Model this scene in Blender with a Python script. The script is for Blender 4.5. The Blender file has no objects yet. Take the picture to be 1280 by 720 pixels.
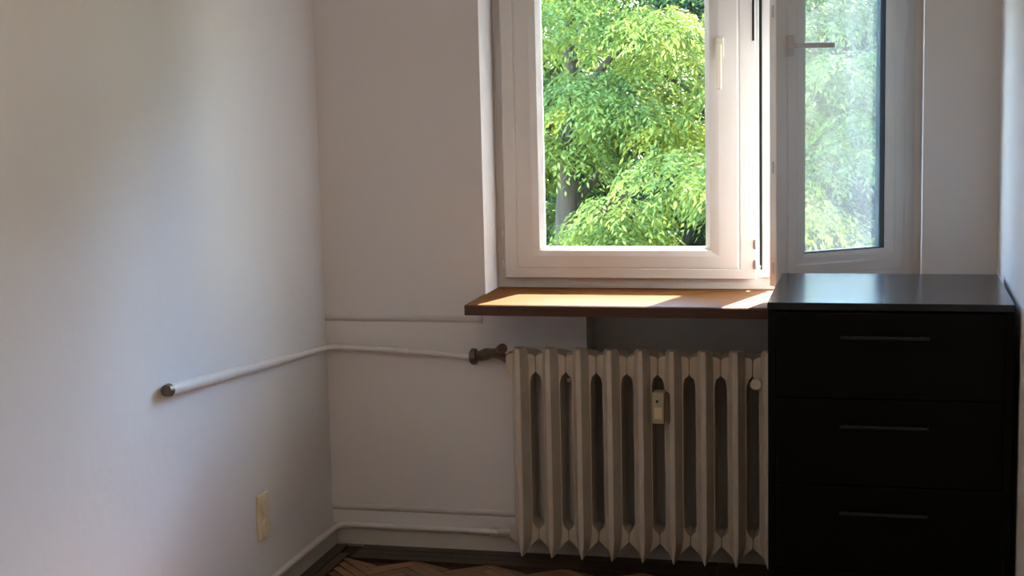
import bpy, bmesh, math, random
import numpy as np
from mathutils import Vector, Matrix

# ---------------------------------------------------------------- camera, world, sun, exposure
SC = bpy.context.scene
COL = SC.collection
K = 0.9                                  # drawing units -> metres

def make_camera():
    yaw, pitch, roll, f = 0.2395, 0.1355, -0.0242, 1896.54
    F = Vector((-math.sin(yaw)*math.cos(pitch), math.cos(yaw)*math.cos(pitch), -math.sin(pitch)))
    R = Vector((math.cos(yaw), math.sin(yaw), 0))
    U = R.cross(F)
    R2 = math.cos(roll)*R + math.sin(roll)*U
    U2 = -math.sin(roll)*R + math.cos(roll)*U
    cd = bpy.data.cameras.new('camera')
    cd.sensor_width = 36.0
    cd.lens = f*36.0/1280.0
    cd.clip_end = 500
    c = bpy.data.objects.new('camera', cd)
    COL.objects.link(c)
    m = Matrix((R2, U2, -F)).transposed().to_4x4()
    m.translation = Vector((2.0796, -5.4154, 1.7664))*K
    c.matrix_world = m
    SC.camera = c
make_camera()

SC.view_settings.view_transform = 'Standard'
SC.view_settings.look = 'None'
SC.view_settings.gamma = 1
SC.view_settings.use_curve_mapping = False
SC.view_settings.exposure = 0.93

SUN_RAY = Vector((-0.32, -1.0, -0.88)).normalized()   # travel direction of the sunlight
w = bpy.data.worlds.new('sky_world')
SC.world = w
w.use_nodes = True
nt = w.node_tree
nt.nodes.clear()
wo = nt.nodes.new('ShaderNodeOutputWorld')
bg = nt.nodes.new('ShaderNodeBackground')
sky = nt.nodes.new('ShaderNodeTexSky')
sky.sky_type = 'NISHITA'
sky.sun_disc = False
sky.sun_elevation = math.asin(-SUN_RAY.z)
sky.sun_rotation = math.atan2(-SUN_RAY.x, -SUN_RAY.y)
sky.dust_density = 0.3
sky.ozone_density = 3.0
bg.inputs['Strength'].default_value = 2.75
nt.links.new(sky.outputs[0], bg.inputs['Color'])
nt.links.new(bg.outputs[0], wo.inputs['Surface'])

sd = bpy.data.lights.new('sun', 'SUN')
sd.energy = 36.0
sd.angle = 0.012
sd.color = (1.0, 0.90, 0.76)
so = bpy.data.objects.new('sun', sd)
COL.objects.link(so)
so.rotation_euler = SUN_RAY.to_track_quat('-Z', 'Y').to_euler()
so.location = (3, 12, 12)

FILL_GLOW = 17.0                               # glow of the unseen lamp added to fill the back wall
random.seed(7)
RNG = np.random.default_rng(11)

# ---------------------------------------------------------------- materials
def new_mat(name):
    m = bpy.data.materials.new(name)
    m.use_nodes = True
    return m, m.node_tree, m.node_tree.nodes['Principled BSDF']

def plain(name, col, rough=0.5, noise=0.0, scale=8.0, bump=0.0, bscale=60.0, metal=0.0, spec=0.5, stretch=None):
    m, t, b = new_mat(name)
    b.inputs['Roughness'].default_value = rough
    b.inputs['Metallic'].default_value = metal
    b.inputs['Specular IOR Level'].default_value = spec
    tc = t.nodes.new('ShaderNodeTexCoord')
    vec = tc.outputs['Object']
    if stretch:
        mp = t.nodes.new('ShaderNodeMapping')
        mp.inputs['Scale'].default_value = stretch
        t.links.new(vec, mp.inputs['Vector']); vec = mp.outputs[0]
    n = t.nodes.new('ShaderNodeTexNoise')
    n.inputs['Scale'].default_value = scale
    n.inputs['Detail'].default_value = 5
    t.links.new(vec, n.inputs['Vector'])
    r = t.nodes.new('ShaderNodeValToRGB')
    r.color_ramp.elements[0].position = 0.3
    r.color_ramp.elements[1].position = 0.7
    r.color_ramp.elements[0].color = tuple(c*(1-noise) for c in col)+(1,)
    r.color_ramp.elements[1].color = tuple(min(1, c*(1+noise)) for c in col)+(1,)
    t.links.new(n.outputs['Fac'], r.inputs[0])
    t.links.new(r.outputs[0], b.inputs['Base Color'])
    if bump:
        n2 = t.nodes.new('ShaderNodeTexNoise')
        n2.inputs['Scale'].default_value = bscale
        n2.inputs['Detail'].default_value = 4
        t.links.new(vec, n2.inputs['Vector'])
        bp = t.nodes.new('ShaderNodeBump')
        bp.inputs['Strength'].default_value = bump
        bp.inputs['Distance'].default_value = 0.01
        t.links.new(n2.outputs['Fac'], bp.inputs['Height'])
        t.links.new(bp.outputs[0], b.inputs['Normal'])
    return m

WALL = plain('wall_paint', (0.745, 0.738, 0.735), 0.75, 0.015, 1.5, 0.12, 25)
WALLC = plain('wall_bead_grey', (0.60, 0.58, 0.56), 0.7, 0.02, 10)  # greyer than the wall, for the added dark lines
CEIL = plain('ceiling_paint', (0.8, 0.79, 0.77), 0.9, 0.01, 2)
PVC = plain('white_window_plastic', (0.68, 0.665, 0.64), 0.32, 0.02, 5)
PIPE = plain('white_pipe_paint', (0.72, 0.70, 0.67), 0.4, 0.04, 20, 0.05, 60)
BASE = plain('grey_white_baseboard_paint', (0.60, 0.57, 0.51), 0.5, 0.05, 12)
RAD = plain('aged_cream_radiator_enamel', (0.54, 0.49, 0.41), 0.45, 0.06, 10, 0.12, 70)
IVORY = plain('ivory_plastic', (0.72, 0.64, 0.46), 0.4, 0.03, 10)
YEL = plain('yellowed_plastic', (0.46, 0.42, 0.27), 0.45, 0.05, 20)
DARKHOLE = plain('dark_recess', (0.03, 0.025, 0.02), 0.7)
BRASS = plain('tarnished_valve_metal', (0.14, 0.115, 0.085), 0.4, 0.2, 40, metal=0.6)
KNOB = plain('dark_red_knob_plastic', (0.09, 0.03, 0.02), 0.4, 0.1, 20)
BLACK = plain('black_brown_lacquer', (0.0022, 0.0024, 0.002), 0.38, 0.1, 3, 0.05, 40, spec=0.12, stretch=(1, 8, 8))
TOPBLK = plain('black_lacquer_top', (0.010, 0.011, 0.013), 0.2, 0.1, 3, 0.04, 40, spec=0.45)
HAND = plain('dark_metal_handle', (0.018, 0.018, 0.019), 0.4, 0.05, 20, metal=0.3)
GASK = plain('dark_rubber_gasket', (0.016, 0.022, 0.022), 0.85, 0.1, 20, spec=0.08)
STEEL = plain('window_hardware_steel', (0.35, 0.35, 0.34), 0.4, 0.1, 30, metal=0.7)
CREAMH = plain('cream_handle_plastic', (0.70, 0.66, 0.53), 0.35, 0.03, 20)
GREYH = plain('grey_white_handle_plastic', (0.55, 0.53, 0.50), 0.35, 0.03, 20)
SILLW = plain('varnished_orange_brown_wood', (0.16, 0.063, 0.015), 0.7, 0.28, 4, 0.05, 30, spec=0.10, stretch=(1.2, 22, 22))
SILLE = plain('dark_brown_wood_edge', (0.06, 0.022, 0.009), 0.5, 0.3, 4, 0.05, 30, stretch=(1.2, 22, 22))
FLOORB = plain('dark_floor_screed', (0.03, 0.022, 0.016), 0.8, 0.1, 6)
GRASS = plain('lawn_grass', (0.06, 0.09, 0.03), 0.9, 0.4, 3, 0.5, 30)
BARK = plain('grey_brown_bark', (0.04, 0.034, 0.027), 0.9, 0.4, 6, 0.6, 20, stretch=(3, 3, 0.6))
RENDERW = plain('exterior_render', (0.55, 0.53, 0.5), 0.9, 0.05, 4, 0.3, 60)

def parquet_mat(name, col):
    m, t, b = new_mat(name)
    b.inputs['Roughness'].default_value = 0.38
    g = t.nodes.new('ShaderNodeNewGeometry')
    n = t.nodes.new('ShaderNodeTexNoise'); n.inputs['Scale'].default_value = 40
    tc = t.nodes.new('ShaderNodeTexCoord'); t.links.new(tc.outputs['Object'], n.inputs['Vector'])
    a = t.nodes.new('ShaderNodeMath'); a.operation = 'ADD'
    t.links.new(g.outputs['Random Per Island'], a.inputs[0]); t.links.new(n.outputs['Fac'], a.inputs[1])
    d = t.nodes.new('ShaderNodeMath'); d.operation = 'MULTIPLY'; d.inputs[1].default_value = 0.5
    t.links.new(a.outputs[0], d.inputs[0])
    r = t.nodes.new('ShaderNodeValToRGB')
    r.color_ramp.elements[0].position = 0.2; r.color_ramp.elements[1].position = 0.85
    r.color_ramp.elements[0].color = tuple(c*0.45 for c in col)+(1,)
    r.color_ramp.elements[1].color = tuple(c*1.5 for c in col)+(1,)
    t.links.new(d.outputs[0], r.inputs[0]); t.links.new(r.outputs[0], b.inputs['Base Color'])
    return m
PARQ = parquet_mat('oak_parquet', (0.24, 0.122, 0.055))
PARQB = parquet_mat('shade_dark_parquet_border', (0.035, 0.02, 0.012))  # border wood, its dark tone also holding the floor's shade by the wall

def glass_mat(name, haze, tint):
    m, t, b = new_mat(name)
    t.nodes.remove(b)
    out = t.nodes['Material Output']
    tr = t.nodes.new('ShaderNodeBsdfTransparent'); tr.inputs[0].default_value = tint+(1,)
    gl = t.nodes.new('ShaderNodeBsdfGlossy'); gl.inputs['Roughness'].default_value = 0.02
    fr = t.nodes.new('ShaderNodeFresnel'); fr.inputs['IOR'].default_value = 1.45
    mx = t.nodes.new('ShaderNodeMixShader')
    t.links.new(fr.outputs[0], mx.inputs[0]); t.links.new(tr.outputs[0], mx.inputs[1]); t.links.new(gl.outputs[0], mx.inputs[2])
    if haze:
        # dried dirt and water film on the pane
        tc = t.nodes.new('ShaderNodeTexCoord'); mp = t.nodes.new('ShaderNodeMapping')
        mp.inputs['Scale'].default_value = (6, 6, 2.2)
        n = t.nodes.new('ShaderNodeTexNoise'); n.inputs['Scale'].default_value = 3; n.inputs['Detail'].default_value = 6
        t.links.new(tc.outputs['Object'], mp.inputs[0]); t.links.new(mp.outputs[0], n.inputs['Vector'])
        mr = t.nodes.new('ShaderNodeMapRange')
        mr.inputs['From Min'].default_value = 0.3; mr.inputs['From Max'].default_value = 0.75
        mr.inputs['To Min'].default_value = haze*0.75; mr.inputs['To Max'].default_value = haze*1.35
        t.links.new(n.outputs['Fac'], mr.inputs['Value'])
        tl = t.nodes.new('ShaderNodeBsdfTranslucent'); tl.inputs[0].default_value = (0.78, 0.86, 0.88, 1)
        m2 = t.nodes.new('ShaderNodeMixShader')
        t.links.new(mr.outputs[0], m2.inputs[0]); t.links.new(mx.outputs[0], m2.inputs[1]); t.links.new(tl.outputs[0], m2.inputs[2])
        mx = m2
    t.links.new(mx.outputs[0], out.inputs['Surface'])
    return m
GLASS = glass_mat('clear_glass', 0.0, (0.97, 1.0, 0.98))
GLASSD = glass_mat('dusty_glass', 0.035, (0.80, 0.83, 0.84))

def leaf_mat(name, lo, hi, trans=0.42):
    m, t, b = new_mat(name)
    out = t.nodes['Material Output']
    g = t.nodes.new('ShaderNodeNewGeometry')
    tc = t.nodes.new('ShaderNodeTexCoord')
    n = t.nodes.new('ShaderNodeTexNoise'); n.inputs['Scale'].default_value = 1.1; n.inputs['Detail'].default_value = 3
    t.links.new(tc.outputs['Object'], n.inputs['Vector'])
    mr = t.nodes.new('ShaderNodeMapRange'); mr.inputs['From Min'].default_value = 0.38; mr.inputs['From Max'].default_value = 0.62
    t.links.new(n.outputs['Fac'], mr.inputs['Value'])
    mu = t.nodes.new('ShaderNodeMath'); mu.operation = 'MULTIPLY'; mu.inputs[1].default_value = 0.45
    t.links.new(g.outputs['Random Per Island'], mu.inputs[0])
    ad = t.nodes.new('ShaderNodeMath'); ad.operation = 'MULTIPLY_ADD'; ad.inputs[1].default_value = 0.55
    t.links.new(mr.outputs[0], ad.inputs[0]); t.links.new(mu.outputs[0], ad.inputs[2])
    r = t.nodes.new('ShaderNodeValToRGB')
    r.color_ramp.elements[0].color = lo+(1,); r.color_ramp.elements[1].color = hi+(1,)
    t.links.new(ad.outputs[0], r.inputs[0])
    b.inputs['Roughness'].default_value = 0.55
    b.inputs['Specular IOR Level'].default_value = 0.25
    t.links.new(r.outputs[0], b.inputs['Base Color'])
    tl = t.nodes.new('ShaderNodeBsdfTranslucent')
    hs = t.nodes.new('ShaderNodeHueSaturation'); hs.inputs['Saturation'].default_value = 1.0; hs.inputs['Value'].default_value = 1.3
    t.links.new(r.outputs[0], hs.inputs['Color']); t.links.new(hs.outputs[0], tl.inputs[0])
    mx = t.nodes.new('ShaderNodeMixShader'); mx.inputs[0].default_value = trans
    t.links.new(b.outputs[0], mx.inputs[1]); t.links.new(tl.outputs[0], mx.inputs[2])
    t.links.new(mx.outputs[0], out.inputs['Surface'])
    return m
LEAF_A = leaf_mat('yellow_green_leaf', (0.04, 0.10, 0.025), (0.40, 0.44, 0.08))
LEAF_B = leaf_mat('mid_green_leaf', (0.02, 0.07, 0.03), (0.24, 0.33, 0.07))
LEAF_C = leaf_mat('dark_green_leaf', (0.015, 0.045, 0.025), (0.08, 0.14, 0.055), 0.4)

# ---------------------------------------------------------------- mesh helpers (drawing units)
def BM():
    return bmesh.new()

def box(bm, x0, x1, y0, y1, z0, z1, bev=0.0):
    vs = [bm.verts.new((x, y, z)) for x in (x0, x1) for y in (y0, y1) for z in (z0, z1)]
    q = [(0,1,3,2), (4,6,7,5), (0,4,5,1), (2,3,7,6), (0,2,6,4), (1,5,7,3)]
    fs = [bm.faces.new([vs[i] for i in a]) for a in q]
    if bev > 0:
        es = list({e for f in fs for e in f.edges})
        bmesh.ops.bevel(bm, geom=es, offset=bev, segments=2, affect='EDGES', profile=0.6)

def prism(bm, pts, y0, y1):
    """closed outline pts [(x,z)] extruded along y"""
    a = [bm.verts.new((x, y0, z)) for x, z in pts]
    b = [bm.verts.new((x, y1, z)) for x, z in pts]
    n = len(pts)
    bm.faces.new(a); bm.faces.new(b[::-1])
    for i in range(n):
        bm.faces.new((a[i], b[i], b[(i+1) % n], a[(i+1) % n]))

def ring_profile(bm, x0, x1, z0, z1, prof):
    """mitred frame: prof is a closed outline of (inset, y)"""
    rows = []
    for s, yy in prof:
        rows.append([bm.verts.new(c) for c in ((x0+s, yy, z0+s), (x1-s, yy, z0+s), (x1-s, yy, z1-s), (x0+s, yy, z1-s))])
    n = len(rows)
    for i in range(n):
        A, B = rows[i], rows[(i+1) % n]
        for k in range(4):
            l = (k+1) % 4
            bm.faces.new((A[k], A[l], B[l], B[k]))

def tube(bm, pts, rad, seg=12, cap=True):
    pts = [Vector(p) for p in pts]
    rad = rad if isinstance(rad, (list, tuple)) else [rad]*len(pts)
    rings = []
    up = Vector((0, 0, 1))
    prev = None
    for i, p in enumerate(pts):
        d = (pts[min(i+1, len(pts)-1)] - pts[max(i-1, 0)]).normalized()
        if prev is None:
            ref = up if abs(d.z) < 0.9 else Vector((1, 0, 0))
            u = d.cross(ref).normalized()
        else:
            u = (prev - d*prev.dot(d)).normalized()
        prev = u
        v = d.cross(u)
        rings.append([bm.verts.new(p + rad[i]*(math.cos(2*math.pi*k/seg)*u + math.sin(2*math.pi*k/seg)*v)) for k in range(seg)])
    for a, b in zip(rings, rings[1:]):
        for k in range(seg):
            bm.faces.new((a[k], a[(k+1) % seg], b[(k+1) % seg], b[k]))
    if cap:
        bm.faces.new(rings[0]); bm.faces.new(rings[-1][::-1])

def arc(p0, pc, p1, n=8):
    """quadratic bend from p0 to p1 with control pc"""
    p0, pc, p1 = Vector(p0), Vector(pc), Vector(p1)
    return [((1-t)**2*p0 + 2*t*(1-t)*pc + t*t*p1) for t in [i/n for i in range(n+1)]]

def obj(name, bm, mats, parent=None, smooth=False, label=None):
    """link bm as one mesh; coordinates are room coordinates"""
    bmesh.ops.recalc_face_normals(bm, faces=bm.faces)
    org = Vector((0, 0, 0))
    p = parent
    while p is not None:
        org += p.location
        p = p.parent
    for v in bm.verts:
        v.co = v.co*K - org
    me = bpy.data.meshes.new(name)
    bm.to_mesh(me); bm.free()
    for m in (mats if isinstance(mats, (list, tuple)) else [mats]):
        me.materials.append(m)
    if smooth:
        for pl in me.polygons: pl.use_smooth = True
        me.set_sharp_from_angle(angle=math.radians(40))
    o = bpy.data.objects.new(name, me)
    COL.objects.link(o)
    if parent: o.parent = parent
    if label: o['label'] = label
    return o

def thing(name, label, cat, loc, group=None, kind=None):
    o = bpy.data.objects.new(name, None)
    o.empty_display_size = 0.1
    COL.objects.link(o)
    o.location = Vector(loc)*K
    o['label'] = label
    if cat: o['category'] = cat
    if group: o['group'] = group
    if kind: o['kind'] = kind
    return o

def struct(name, bm, m, label, smooth=False):
    o = obj(name, bm, m, None, smooth)
    o['kind'] = 'structure'; o['label'] = label; o['category'] = name.split('_')[0]
    return o

# ---------------------------------------------------------------- room shell
XL, XR, YB, ZC = 0.018, 2.4719, -6.3, 2.85
WX0, WX1, WZ0, WZ1, WD = 0.655, 2.223, 0.942, 2.30, 0.36     # window opening
b = BM()
box(b, -0.25, WX0, 0, WD, -0.2, ZC+0.2)
box(b, WX1, XR+0.25, 0, WD, -0.2, ZC+0.2)
# below the window: shallow niche added to darken the wall behind the radiator
NX0, NX1, ND, NZ1 = 1.035, 2.20, 0.14, 0.905
box(b, WX0, NX0, 0, WD, -0.2, WZ0)
box(b, NX1, WX1, 0, WD, -0.2, WZ0)
box(b, NX0, NX1, ND, WD, -0.2, WZ0)
box(b, NX0, NX1, 0, ND, NZ1, WZ0)
box(b, NX0, NX1, 0, ND, -0.2, 0.076)
box(b, WX0, WX1, 0.206, WD, WZ0, 0.9825)
box(b, WX0, WX1, 0, WD, WZ1, ZC+0.2)
struct('wall_back', b, WALL, 'off-white plastered wall around the window behind the radiator')
b = BM(); box(b, -0.25, XL, YB-0.2, 0, -0.2, ZC+0.2)
struct('wall_left', b, WALL, 'long off-white plastered wall on the left carrying the pipe stub')
b = BM(); box(b, XR, XR+0.25, YB-0.2, 0, -0.2, ZC+0.2)
struct('wall_right', b, WALL, 'strip of pale wall at the right edge beside the black chest')
b = BM(); box(b, 0, XR, YB-0.2, YB, -0.2, ZC+0.2)
struct('wall_front', b, WALL, 'plain pale wall behind the viewer')
b = BM(); box(b, 0, XR, YB, 0, ZC, ZC+0.2)
struct('ceiling', b, CEIL, 'plain white ceiling above the room')
b = BM(); box(b, 0, XR, YB, 0, -0.2, -0.016)
floor = struct('floor', b, FLOORB, 'dark brown parquet floor along the baseboards')

# parquet: herringbone blocks in a border strip, widened and darkened to imitate shade
def parquet():
    bb = BM()
    L, W = 0.20, 0.04
    c45 = math.sqrt(0.5)
    x0, x1, y0, y1 = 0.13, XR-0.1, YB+0.05, -0.19
    span = 140
    r = random.Random(3)
    for i in range(-span, span):
        for j in range(-30, 31):
            for kind in (0, 1):
                # herringbone lattice
                ax = i*W + j*2*L*0 ; ay = i*W
                ox, oy = ax + j*L*1.0 + j*L, ay
                if kind == 0:
                    cx, cy, sx, sy = ox + L/2, oy + W/2, L, W
                else:
                    cx, cy, sx, sy = ox + L + W/2, oy + L/2 - L + W, W, L
                # rotate 45 degrees
                px, py = (cx-cy)*c45, (cx+cy)*c45 - 3.2
                if not (x0+.12 < px < x1-.12 and y0+.12 < py < y1-.12): 
                    if not (x0 < px < x1 and y0 < py < y1): continue
                h = r.uniform(-0.0012, 0.0)
                g = 0.0012
                pts = []
                for dx, dy in ((-1,-1), (1,-1), (1,1), (-1,1)):
                    qx, qy = cx + dx*(sx/2-g), cy + dy*(sy/2-g)
                    rx, ry = (qx-qy)*c45, (qx+qy)*c45 - 3.2
                    rx = min(max(rx, x0), x1); ry = min(max(ry, y0), y1)
                    pts.append((rx, ry))
                v = [bb.verts.new((p[0], p[1], h)) for p in pts]
                u = [bb.verts.new((p[0], p[1], -0.016)) for p in pts]
                bb.faces.new(v)
                for k in range(4):
                    bb.faces.new((v[k], u[k], u[(k+1) % 4], v[(k+1) % 4]))
    o = obj('parquet_blocks', bb, PARQ, floor); o['kind'] = 'stuff'
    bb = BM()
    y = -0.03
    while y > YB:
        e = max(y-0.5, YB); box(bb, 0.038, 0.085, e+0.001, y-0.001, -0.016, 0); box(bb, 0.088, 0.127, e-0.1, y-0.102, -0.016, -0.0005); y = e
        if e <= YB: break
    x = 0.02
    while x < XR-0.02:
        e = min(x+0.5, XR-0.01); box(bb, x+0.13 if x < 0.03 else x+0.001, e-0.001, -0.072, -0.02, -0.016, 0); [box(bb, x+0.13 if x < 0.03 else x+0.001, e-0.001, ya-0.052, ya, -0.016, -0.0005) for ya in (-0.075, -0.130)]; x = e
    o = obj('shade_border_strip', bb, PARQB, floor); o['kind'] = 'stuff'
parquet()

def baseboard(name, run, label):
    bb = BM()
    n = (Vector((1, 0, 0)) if run == 'y' else Vector((0, -1, 0)))
    prof = [(0, 0), (0.020, 0), (0.020, 0.058), (0.012, 0.072), (0, 0.074)]
    n0 = XL if run == 'y' else 0.0
    a, c = ((0.0, YB) if run == 'y' else (0.0, XR))
    rows = []
    for t in (a, c):
        rows.append([bb.verts.new((d+n0, t, z) if run == 'y' else (t, -d, z)) for d, z in prof])
    for i in range(5):
        bb.faces.new((rows[0][i], rows[0][(i+1) % 5], rows[1][(i+1) % 5], rows[1][i]))
    bb.faces.new(rows[0]); bb.faces.new(rows[1][::-1])
    struct(name, bb, BASE, label)
baseboard('baseboard_left', 'y', 'grey-white painted baseboard along the left wall')
baseboard('baseboard_back', 'x', 'grey-white painted baseboard under the window wall')

# ---------------------------------------------------------------- window
win = thing('window_1', 'white plastic two-sash window with its right sash open inward', 'window', (1.44, 0.2, 0.982), kind='structure')
FY0, FY1 = 0.205, 0.275
bb = BM()
ring_profile(bb, WX0, WX1, 0.982, WZ1, [(0, FY0), (0.040, FY0), (0.044, FY0+0.004), (0.050, FY0+0.03), (0.062, FY0+0.034), (0.062, FY1), (0, FY1)])
obj('window_frame', bb, PVC, win)

SZ0, SZ1 = 1.022, 2.255
def sash_bm(x0, x1, w, yin, th=0.062):
    bb = BM()
    ring_profile(bb, x0, x1, SZ0, SZ1, [(0.003, yin), (w*0.30, yin), (w*0.33, yin+0.003), (w*0.36, yin), (w-0.042, yin), (w-0.036, yin+0.004),
                 (w-0.020, yin+0.016), (w, yin+0.034), (w, yin+th-0.02), (w-0.01, yin+th), (0.012, yin+th), (0.012, yin+0.014), (0, yin+0.012), (0, yin+0.003)])
    return bb
def handle_bm(cx, cz, yin, horizontal):
    """rose plus lever; returns two meshes"""
    r = BM(); box(r, cx-0.015, cx+0.015, yin-0.010, yin+0.001, cz-0.036, cz+0.036, 0.004)
    l = BM()
    tube(l, [(cx, yin-0.008, cz), (cx, yin-0.040, cz)], 0.009, 10)
    if horizontal:
        box(l, cx-0.012, cx+0.145, yin-0.058, yin-0.040, cz-0.009, cz+0.010, 0.005)
    else:
        box(l, cx-0.010, cx+0.011, yin-0.058, yin-0.040, cz-0.150, cz+0.012, 0.005)
    return r, l

YIN = 0.172
# left sash: closed
L0, L1, LW = 0.692, 1.640, 0.148
bb = BM()
def sash_left():
    bb = BM()
    # asymmetric: the free stile carries the astragal, so it is wider
    a = [(0.003, YIN), (0.045, YIN), (0.049, YIN+0.003), (0.054, YIN), (0.108, YIN), (0.118, YIN+0.002), (0.134, YIN+0.006), (0.150, YIN+0.036),
         (0.150, YIN+0.046), (0.140, YIN+0.062), (0.012, YIN+0.062), (0.012, YIN+0.014), (0, YIN+0.012), (0, YIN+0.003)]
    rows = []
    for s, yy in a:
        zb = s*0.78
        sr = s*1.25
        rows.append([bb.verts.new(c) for c in ((L0+s, yy, SZ0+zb), (L1-sr, yy, SZ0+zb), (L1-sr, yy, SZ1-s), (L0+s, yy, SZ1-s))])
    n = len(rows)
    for i in range(n):
        A, B = rows[i], rows[(i+1) % n]
        for k in range(4):
            l = (k+1) % 4
            bb.faces.new((A[k], A[l], B[l], B[k]))
    return bb
sl = obj('sash', sash_left(), PVC, win, label='closed left sash over the sunny sill')
gb = BM(); box(gb, L0+0.14, L1-0.18, YIN+0.040, YIN+0.044, SZ0+0.11, SZ1-0.14)
obj('glass_pane', gb, GLASS, sl)
r, l = handle_bm(1.512, 1.868, YIN, False)
h = obj('handle_rose', r, CREAMH, sl); obj('handle', l, CREAMH, sl, label='cream lever handle pointing down')
for hz in (1.075, 1.19, 2.2):
    hb = BM(); box(hb, L0-0.016, L0-0.002, YIN+0.006, YIN+0.028, hz-0.016, hz+0.016, 0.004)
    obj('hinge_cover', hb, PVC, sl)
# astragal along the free edge of the left sash, with seal and strikers
ab = BM(); box(ab, 1.6405, 1.652, YIN+0.002, YIN+0.05, SZ0+0.005, SZ1-0.005, 0.002); box(ab, 1.661, 1.700, YIN+0.012, YIN+0.075, SZ0+0.005, SZ1-0.005, 0.004)
obj('astragal', ab, PVC, sl)
ab = BM(); box(ab, 1.652, 1.661, YIN+0.010, YIN+0.05, SZ0+0.052, SZ1-0.01)
obj('seal', ab, GASK, sl)
for hz in (1.078, 1.152):
    hb = BM(); box(hb, 1.633, 1.643, YIN-0.010, YIN+0.004, hz-0.017, hz+0.017, 0.003)
    obj('striker', hb, STEEL, sl, label='grey metal lock striker')
for za, zb in ((1.89, 2.18),):
    hb = BM(); box(hb, 1.629, 1.636, YIN-0.006, YIN+0.002, za, zb, 0.002)
    obj('lock_rail', hb, GASK, sl)

# right sash: hinged at the right jamb, swung into the room
HX, HY, ANG = 2.196, 0.215, math.radians(36)
def swing(bm):
    bmesh.ops.rotate(bm, verts=bm.verts, cent=(HX, HY, 0), matrix=Matrix.Rotation(ANG, 3, 'Z'))
    return bm
RW, RX0 = 0.122, HX-0.578
RYI = HY-0.010
bb = BM()
a = [(0.003, RYI), (0.040, RYI), (0.044, RYI+0.003), (0.048, RYI), (0.082, RYI), (0.088, RYI+0.004), (0.108, RYI+0.005), (RW, RYI+0.011),
     (RW, RYI+0.046), (RW, RYI+0.062), (0.012, RYI+0.062), (0.012, RYI+0.014), (0, RYI+0.012), (0, RYI+0.003)]
ring_profile(bb, RX0, HX, SZ0, SZ1, a)
sr_ = obj('sash', swing(bb), PVC, win, label='right sash swung open behind the chest')
gb = BM(); box(gb, RX0+RW-0.008, HX-RW+0.008, RYI+0.038, RYI+0.041, SZ0+RW-0.008, SZ1-RW+0.008)
obj('glass_pane', swing(gb), GLASSD, sr_, label='hazy dusty pane')
gb = BM(); ring_profile(gb, RX0+RW-0.002, HX-RW+0.002, SZ0+RW-0.002, SZ1-RW+0.002, [(0, RYI+0.0125), (0.0045, RYI+0.0135), (0.0045, RYI+0.0635), (0, RYI+0.0635)])
obj('gasket', swing(gb), GASK, sr_)
r, l = handle_bm(RX0+0.052, 1.862, RYI, True)
obj('handle_rose', swing(r), GREYH, sr_); obj('handle', swing(l), GREYH, sr_, label='grey lever handle turned level')
bb = BM()
for z in (1.10, 1.45, 1.98, 2.2):
    box(bb, RX0-0.002, RX0+0.002, RYI+0.02, RYI+0.032, z-0.02, z+0.02)
obj('lock_plate', swing(bb), GREYH, sr_)

# exterior ledge outside the frame
bb = BM(); box(bb, WX0, WX1, 0.276, 0.42, 0.93, 0.955, 0.003)
struct('trim_1', bb, STEEL, 'grey metal outside ledge below the window')

# ---------------------------------------------------------------- window sill
sill = thing('window_sill', 'orange-brown varnished wooden window sill lit by the sun', 'window sill', (1.44, -0.05, 0.942))
bb = BM(); box(bb, 0.648, 2.30, -0.259, -0.001, 0.945, 0.982, 0.004); box(bb, WX0+0.001, WX1-0.001, -0.004, 0.204, 0.945, 0.9815)
obj('board', bb, SILLW, sill)
bb = BM(); box(bb, 0.646, 2.302, -0.2625, -0.2588, 0.943, 0.979, 0.001); box(bb, 0.6445, 0.6482, -0.2625, -0.001, 0.943, 0.979, 0.001)
obj('edge_band', bb, SILLE, sill, label='darker brown edge banding')
# ---------------------------------------------------------------- radiator
PITCH, RX, NSEC = 0.1113, 0.818, 11
rad = thing('radiator', 'cream ribbed cast-iron radiator under the window sill', 'radiator', (1.30, -0.12, 0.0))
def section_bm(xc):
    bb = BM()
    h = PITCH/2-0.0008
    # deep body: joined at header and footer, slim between
    prof = [(0.0, 0.792), (h*0.7, 0.788), (h*0.95, 0.782), (h, 0.776), (h, 0.722), (h*0.9, 0.714), (0.040, 0.706), (0.034, 0.68), (0.033, 0.17),
            (0.037, 0.150), (h*0.9, 0.138), (h, 0.132), (h, 0.098), (h*0.8, 0.088), (h*0.45, 0.068), (0.0, 0.048)]
    pts = [(xc+x, z) for x, z in prof] + [(xc-x, z) for x, z in prof[-2:0:-1]]
    prism(bb, pts, -0.148, -0.045)
    # protruding front fin, pointed at both ends
    f = [(0.0095, 0.814), (0.013, 0.800), (0.0145, 0.74), (0.0145, 0.12), (0.012, 0.085), (0.003, 0.040)]
    def fin(y0, y1, s0, s1):
        A = [(x*s0, z) for x, z in f]; B = [(x*s1, z) for x, z in f]
        va = [bb.verts.new((xc+x, y0, z)) for x, z in A+[(-x, z) for x, z in A[::-1]]]
        vb = [bb.verts.new((xc+x, y1, z)) for x, z in B+[(-x, z) for x, z in B[::-1]]]
        n = len(va)
        bb.faces.new(va); bb.faces.new(vb[::-1])
        for i in range(n): bb.faces.new((va[i], vb[i], vb[(i+1) % n], va[(i+1) % n]))
    fin(-0.196, -0.146, 0.62, 2.15)
    tube(bb, [(xc, -0.036, 0.775), (xc, -0.036, 0.070)], 0.022, 8)
    # header and footer hubs
    tube(bb, [(xc-h, -0.10, 0.752), (xc+h, -0.10, 0.752)], 0.034, 12)
    tube(bb, [(xc-h, -0.10, 0.104), (xc+h, -0.10, 0.104)], 0.026, 12)
    return bb
first = obj('section', section_bm(RX), RAD, rad, smooth=True)
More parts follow.
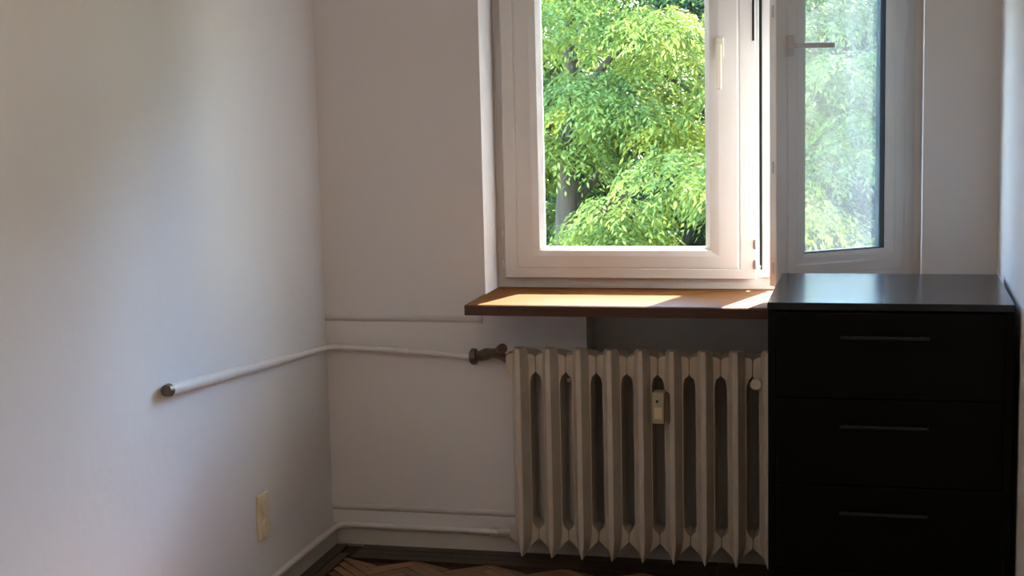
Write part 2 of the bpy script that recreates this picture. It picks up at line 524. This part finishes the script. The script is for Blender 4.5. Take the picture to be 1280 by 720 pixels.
md = first.modifiers.new('soft_edges', 'BEVEL'); md.width = 0.003; md.segments = 2; md.limit_method = 'ANGLE'; md.angle_limit = math.radians(35)
for i in range(1, NSEC):
    c = first.copy(); COL.objects.link(c); c.parent = rad
    c.location = first.location + Vector((PITCH*i*K, 0, 0))
for bx in (RX+PITCH*1.5, RX+PITCH*8.5):
    bb = BM(); box(bb, bx-0.007, bx+0.007, -0.1, 0.0 if bx < 1.03 else 0.14, 0.676, 0.690, 0.002)
    obj('wall_bracket', bb, RAD, rad)
bb = BM(); tube(bb, [(RX+PITCH*7.62, -0.05, 0.700), (RX+PITCH*7.62, -0.168, 0.700)], 0.012, 12); tube(bb, [(RX+PITCH*7.62, -0.160, 0.700), (RX+PITCH*7.62, -0.185, 0.700)], 0.019, 12)
obj('bleed_valve', bb, PVC, rad, smooth=True, label='small white valve cap between the last ribs')

hc = thing('heat_meter', 'small yellowed plastic heat meter clipped to the radiator ribs', 'heat meter', (1.34, -0.20, 0.55))
bb = BM(); box(bb, 1.307, 1.349, -0.215, -0.150, 0.557, 0.668, 0.005)
obj('meter_case', bb, YEL, hc)
bb = BM(); box(bb, 1.349, 1.366, -0.208, -0.150, 0.560, 0.664, 0.002)
obj('back_plate', bb, BRASS, hc)
bb = BM(); tube(bb, [(1.325, -0.212, 0.638), (1.325, -0.2165, 0.638)], 0.005, 10)
obj('screw', bb, DARKHOLE, hc)
bb = BM(); box(bb, 1.314, 1.342, -0.2158, -0.2145, 0.575, 0.617)
obj('scale_window', bb, IVORY, hc)

# ---------------------------------------------------------------- heating pipes and valve
pp = thing('heating_pipe', 'white painted supply pipe bending from left wall to radiator valve', 'pipe', (0.03, -0.03, 0.76))
bb = BM()
pts = [(0.605, -0.035, 0.752), (0.4, -0.033, 0.764), (0.10, -0.030, 0.777)] + arc((0.09, -0.030, 0.777), (0.044, -0.026, 0.780), (0.042, -0.09, 0.783), 6)[1:]
tube(bb, pts, 0.0105, 12)
obj('pipe_run', bb, PIPE, pp, smooth=True)
bb = BM()
tube(bb, [(0.042, -0.089, 0.783), (0.042, -0.6, 0.822), (0.043, -1.38, 0.886)], [0.0115, 0.015, 0.020], 14)
obj('wall_run', bb, PIPE, pp, smooth=True, label='thicker sloping length on the left wall')
bb = BM()
tube(bb, [(0.043, -1.378, 0.886), (0.043, -1.398, 0.888)], [0.0205, 0.017], 14)
obj('end_cap', bb, BRASS, pp, smooth=True, label='dull grey capped pipe end')
for (px, py, pz) in ((0.35, 0, 0.766),):
    bb = BM(); tube(bb, [(px-0.006, -0.033, pz), (px+0.006, -0.033, pz)], 0.0135, 12); box(bb, px-0.004, px+0.004, -0.03, 0.0, pz-0.004, pz+0.004)
    obj('pipe_clip', bb, PIPE, pp)

pr = thing('heating_pipe', 'white painted return pipe running just above the baseboards', 'pipe', (0.03, -0.03, 0.085))
bb = BM()
pts = [(0.70, -0.034, 0.080), (0.3, -0.034, 0.081), (0.11, -0.034, 0.082)] + arc((0.10, -0.034, 0.082), (0.052, -0.034, 0.082), (0.052, -0.10, 0.082), 8)[1:]
pts += [(0.052, -1.0, 0.084), (0.052, -3.0, 0.088)]
tube(bb, pts, 0.011, 12)
obj('pipe_run', bb, PIPE, pr, smooth=True)
bb = BM(); tube(bb, [(0.66, -0.034, 0.080), (0.69, -0.036, 0.080)], 0.019, 8); tube(bb, [(0.69, -0.036, 0.080), (0.76, -0.10, 0.100)], [0.013, 0.013], 10)
obj('union_nut', bb, BASE, pr, label='painted union nut by the radiator foot')
for py in (-0.9, -2.2):
    bb = BM(); tube(bb, [(0.052, py-0.007, 0.084), (0.052, py+0.007, 0.084)], 0.014, 12); box(bb, XL, 0.052, py-0.004, py+0.004, 0.08, 0.088)
    obj('pipe_clip', bb, PIPE, pr)

for z, x1, lab in ((0.886, 0.64, 'raised grey bead standing in for a faint dark line just below sill level'), (0.143, 0.80, 'raised grey bead standing in for a faint dark line just above the return pipe')):
    bb = BM(); tube(bb, [(XL, 0.006, z), (0.4, 0.006, z+0.001), (x1, 0.006, z)], 0.014, 16)  # bead added to draw a faint dark line along the wall
    c = obj('wall_bead', bb, WALLC, None, smooth=True); c['label'] = lab; c['category'] = 'wall line'

# added fill light: an out-of-view ceiling globe that brightens the back wall
fillt = thing('fill_lamp', 'unseen round ceiling lamp added to brighten the back wall', 'fill lamp', (0.9, -3.4, ZC))
bb = BM(); tube(bb, [(0.9, -3.4, ZC), (0.9, -3.4, ZC-0.03)], 0.07, 24); tube(bb, [(0.9, -3.4, ZC-0.03), (0.9, -3.4, ZC-0.16)], 0.012, 10)
obj('canopy', bb, PVC, fillt, smooth=True)
bb = BM(); bmesh.ops.create_uvsphere(bb, u_segments=32, v_segments=16, radius=0.13, matrix=Matrix.Translation((0.9, -3.4, ZC-0.27)))
gm, gt, gb_ = new_mat('fill_glow_opal')
gb_.inputs['Base Color'].default_value = (0.9, 0.88, 0.84, 1)
gb_.inputs['Emission Color'].default_value = (1.0, 0.79, 0.63, 1)
gb_.inputs['Emission Strength'].default_value = FILL_GLOW
obj('fill_globe', bb, gm, fillt, smooth=True)

va = thing('radiator_valve', 'tarnished metal valve with dark red knob left of the radiator', 'valve', (0.68, -0.05, 0.75))
bb = BM(); tube(bb, [(0.600, -0.036, 0.752), (0.606, -0.036, 0.752), (0.622, -0.036, 0.752), (0.628, -0.036, 0.752)], [0.024, 0.031, 0.031, 0.022], 8)
obj('collar', bb, BRASS, va)
bb = BM(); tube(bb, [(0.625, -0.037, 0.753), (0.640, -0.040, 0.756), (0.665, -0.05, 0.765), (0.70, -0.07, 0.772), (0.735, -0.09, 0.765), (0.765, -0.10, 0.754)], [0.014, 0.020, 0.023, 0.018, 0.014, 0.016], 12)
obj('valve_body', bb, BRASS, va, smooth=True)
bb = BM(); tube(bb, [(0.672, -0.055, 0.770), (0.740, -0.150, 0.800)], [0.012, 0.009], 10)
obj('spindle', bb, BRASS, va, smooth=True)
bb = BM(); tube(bb, [(0.735, -0.143, 0.797), (0.742, -0.152, 0.801), (0.762, -0.182, 0.812), (0.766, -0.188, 0.814)], [0.011, 0.016, 0.018, 0.012], 10)
obj('knob', bb, KNOB, va, smooth=True, label='dark red turning knob')

# ---------------------------------------------------------------- socket on the left wall
sk = thing('wall_socket', 'ivory double wall socket low on the left wall', 'socket', (XL, -0.69, 0.30))
bb = BM(); box(bb, XL, XL+0.012, -0.735, -0.645, 0.222, 0.382, 0.005)
obj('frame_plate', bb, IVORY, sk)
for z in (0.262, 0.342):
    bb = BM()
    tube(bb, [(XL+0.011, -0.69, z), (XL+0.020, -0.69, z), (XL+0.0205, -0.69, z), (XL+0.012, -0.69, z)], [0.034, 0.033, 0.028, 0.026], 24, cap=False)
    o = obj('socket_ring', bb, IVORY, sk, smooth=True)
    bb = BM(); tube(bb, [(XL+0.0115, -0.69, z), (XL+0.0130, -0.69, z)], 0.0265, 24)
    o2 = obj('socket_well', bb, BRASS, sk, label='round socket recess, its shade put into the dark colour')  # flat disc; the recess shade is in its dark colour
    bb = BM()
    for dy in (-0.0095, 0.0095):
        tube(bb, [(XL+0.0128, -0.69+dy, z), (XL+0.0136, -0.69+dy, z)], 0.003, 8)
    tube(bb, [(XL+0.0128, -0.69, z+0.012), (XL+0.019, -0.69, z+0.012)], 0.0025, 8)
    obj('pin_hole', bb, DARKHOLE, o2)

# ---------------------------------------------------------------- chest of drawers
CX0, CX1, CYF, CYB, CH = 1.764, 2.452, -0.972, -0.305, 1.1076
ch = thing('chest_of_drawers', 'tall black-brown chest of drawers in the right corner by window', 'chest of drawers', ((CX0+CX1)/2, (CYF+CYB)/2, 0))
T = 0.022
bb = BM()
box(bb, CX0, CX0+T, CYF, CYB, 0.0, CH-T, 0.0015); box(bb, CX1-T, CX1, CYF, CYB, 0.0, CH-T, 0.0015)
box(bb, CX0+T, CX1-T, CYB-0.008, CYB-0.001, 0.06, CH-T)
box(bb, CX0+T, CX1-T, CYF+0.02, CYF+0.04, 0.0, 0.062)
for z in (0.305, 0.565, 0.825):
    box(bb, CX0+T, CX1-T, CYF+0.03, CYF+0.09, z-0.008, z+0.008)
obj('carcass', bb, BLACK, ch)
bb = BM(); box(bb, CX0-0.002, CX1+0.002, CYF-0.004, CYB+0.002, CH-T, CH, 0.003)
obj('top_panel', bb, TOPBLK, ch)
zs = [0.065, 0.305, 0.565, 0.825, CH-T-0.004]
for i in range(4):
    z0, z1 = zs[i]+0.002, zs[i+1]-0.003
    bb = BM(); box(bb, CX0+T+0.002, CX1-T-0.002, CYF-0.001, CYF+0.018, z0, z1, 0.0018)
    box(bb, CX0+T+0.015, CX1-T-0.015, CYF+0.018, CYB-0.05, z0+0.02, z1-0.05)
    d = obj('drawer', bb, BLACK, ch)
    hz = zs[i+1]-0.078 if i < 3 else 1.010
    bb = BM()
    x0, x1 = 1.972, 2.222
    box(bb, x0, x1, CYF-0.030, CYF-0.020, hz-0.0045, hz+0.0045, 0.002)
    for hx in (x0+0.02, x1-0.02):
        tube(bb, [(hx, CYF-0.022, hz), (hx, CYF, hz)], 0.004, 8)
    obj('handle', bb, HAND, d, label='thin dark metal bar handle')

# ---------------------------------------------------------------- outside: lawn and trees
bb = BM(); box(bb, -30, 40, 0.6, 70, -3.4, -3.3)
o = obj('lawn', bb, GRASS); o['kind'] = 'structure'; o['label'] = 'sunlit lawn far below the trees'; o['category'] = 'lawn'
bb = BM()
box(bb, -8, -0.25, 0.02, 0.36, -3.3, 5); box(bb, XR+0.25, 10, 0.02, 0.36, -3.3, 5); box(bb, -0.25, XR+0.25, 0.1, 0.36, -3.3, -0.2)
box(bb, -0.25, XR+0.25, 0.1, 0.36, ZC+0.2, 5)
struct('wall_outer', bb, RENDERW, 'rendered outside face of the building')

def foliage_mesh(name, rx, ry, rz, tufts, fronds, seed, leaf=(0.085, 0.030)):
    """drooping compound leaves gathered in tufts over an ellipsoid crown"""
    g = np.random.default_rng(seed)
    V = []; nleaf = 0
    u = g.normal(size=(tufts, 3)); u /= np.linalg.norm(u, axis=1)[:, None]
    rr = g.uniform(0.8, 1.1, size=(tufts, 1))
    C = u*rr*np.array([rx, ry, rz])
    tr = g.uniform(0.28, 0.55, size=tufts)
    out = []
    nl = 9
    for c, R in zip(C, tr):
        n = int(fronds*(R/0.35)**2)
        d = g.normal(size=(n, 3)); d[:, 2] = np.abs(d[:, 2])*0.8 + 0.05
        d /= np.linalg.norm(d, axis=1)[:, None]
        p0 = c + d*R*np.array([1, 1, 0.62])*g.uniform(0.7, 1.05, size=(n, 1))
        hd = d.copy(); hd[:, 2] = 0
        hd /= (np.linalg.norm(hd, axis=1)[:, None]+1e-6)
        droop = g.uniform(0.35, 1.3, size=(n, 1))
        L = g.uniform(0.16, 0.34, size=(n, 1))
        side = np.cross(hd, [0, 0, 1])
        for k in range(nl):
            t = (k+1)/nl
            sgn = 1 if k % 2 else -1
            if k == nl-1: sgn = 0
            a = p0 + hd*L*t*0.75 + np.array([0, 0, -1])*L*droop*t*t*0.9
            ld = hd*0.55 + side*sgn*0.8 + np.array([0, 0, -1])*(0.25+0.6*droop*t) + g.normal(size=(n, 3))*0.22
            ld /= np.linalg.norm(ld, axis=1)[:, None]
            wv = np.cross(ld, g.normal(size=(n, 3))*0.45 + [0, 0, 1])
            wv /= (np.linalg.norm(wv, axis=1)[:, None]+1e-6)
            ll = leaf[0]*g.uniform(0.7, 1.25, size=(n, 1)); ww = leaf[1]*g.uniform(0.8, 1.2, size=(n, 1))
            out.append(np.stack([a, a+ld*ll*0.45+wv*ww*0.5, a+ld*ll, a+ld*ll*0.45-wv*ww*0.5], axis=1).reshape(-1, 3))
    V = np.concatenate(out).astype(np.float32)*K
    nq = len(V)//4
    me = bpy.data.meshes.new(name)
    me.vertices.add(len(V)); me.vertices.foreach_set('co', V.ravel())
    me.loops.add(nq*4); me.loops.foreach_set('vertex_index', np.arange(nq*4, dtype=np.int32))
    me.polygons.add(nq); me.polygons.foreach_set('loop_start', np.arange(0, nq*4, 4, dtype=np.int32))
    me.update(calc_edges=True)
    return me

def tree(cx, cy, cz, me, mat, label, r, scale=1.0, rot=0.0):
    gz = -3.3
    t = thing('tree', label, 'tree', (cx, cy, gz), group='trees outside the window')
    bb = BM()
    rn = random.Random(int(cx*100)+int(cy*37))
    top = cz + r*0.3
    pts = []; rad = []
    for i in range(9):
        s = i/8
        pts.append((cx + math.sin(s*3+cx)*0.18*s, cy + math.cos(s*2.5)*0.12*s, gz + (top-gz)*s)); rad.append(0.17*(1-s)**0.7+0.03)
    tube(bb, pts, rad, 10)
    obj('trunk', bb, BARK, t, smooth=True)
    for k in range(7):
        s = rn.uniform(0.45, 0.8); a = k*0.9+rn.uniform(0, 0.6); zz = gz+(top-gz)*s
        p0 = Vector((cx + math.sin(s*3+cx)*0.18*s, cy + math.cos(s*2.5)*0.12*s, zz))
        p1 = Vector((cx+math.cos(a)*r*0.8, cy+math.sin(a)*r*0.8, min(zz+r*0.5, cz+r*0.6)))
        bb = BM(); tube(bb, arc(p0, (p0+p1)/2+Vector((0, 0, 0.2)), p1, 6), [0.05, 0.045, 0.04, 0.034, 0.028, 0.02, 0.01], 8)
        obj('branch', bb, BARK, t, smooth=True)
    o = bpy.data.objects.new('foliage', me)
    COL.objects.link(o); o.parent = t
    o.location = Vector((0, 0, cz-gz))*K
    o.rotation_euler = (0, 0, rot); o.scale = (scale,)*3
    o['kind'] = 'stuff'
    if not me.materials: me.materials.append(mat)
    o.material_slots[0].link = 'OBJECT'; o.material_slots[0].material = mat
    return t

M1 = foliage_mesh('foliage', 1.5, 1.2, 1.3, 46, 85, 1, (0.07, 0.024))
M2 = foliage_mesh('foliage', 2.0, 1.3, 1.9, 62, 85, 2, (0.075, 0.027))
M3 = foliage_mesh('foliage', 3.2, 1.6, 3.0, 200, 46, 3, (0.12, 0.045))
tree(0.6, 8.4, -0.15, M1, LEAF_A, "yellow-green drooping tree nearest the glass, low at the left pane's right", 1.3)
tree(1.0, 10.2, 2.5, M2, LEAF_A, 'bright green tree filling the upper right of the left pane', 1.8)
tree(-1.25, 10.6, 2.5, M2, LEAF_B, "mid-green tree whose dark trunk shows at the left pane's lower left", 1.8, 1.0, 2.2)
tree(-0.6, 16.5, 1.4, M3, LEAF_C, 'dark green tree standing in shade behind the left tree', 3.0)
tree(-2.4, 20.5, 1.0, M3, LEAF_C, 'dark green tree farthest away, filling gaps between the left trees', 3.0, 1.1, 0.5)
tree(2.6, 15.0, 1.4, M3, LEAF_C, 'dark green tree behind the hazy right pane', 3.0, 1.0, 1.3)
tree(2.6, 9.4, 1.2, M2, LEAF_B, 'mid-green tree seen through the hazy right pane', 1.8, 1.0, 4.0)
tree(-4.2, 13.0, 1.6, M3, LEAF_B, 'mid-green tree farther left, mostly hidden, mainly there to shade the daylight', 3.0, 1.0, 3.1)  # mostly behind the frame; mainly shades the incoming daylight
tree(6.6, 13.0, 2.4, M3, LEAF_B, 'unseen mid-green tree far to the right, added to shade the daylight', 3.0, 1.0, 5.0)  # added out of view behind the jamb to block low sky light
tree(8.6, 8.2, 1.8, M3, LEAF_C, 'unseen dark green tree farthest right, added to shade the daylight', 3.0, 0.9, 2.6)  # added out of view behind the right wall to block low sky light
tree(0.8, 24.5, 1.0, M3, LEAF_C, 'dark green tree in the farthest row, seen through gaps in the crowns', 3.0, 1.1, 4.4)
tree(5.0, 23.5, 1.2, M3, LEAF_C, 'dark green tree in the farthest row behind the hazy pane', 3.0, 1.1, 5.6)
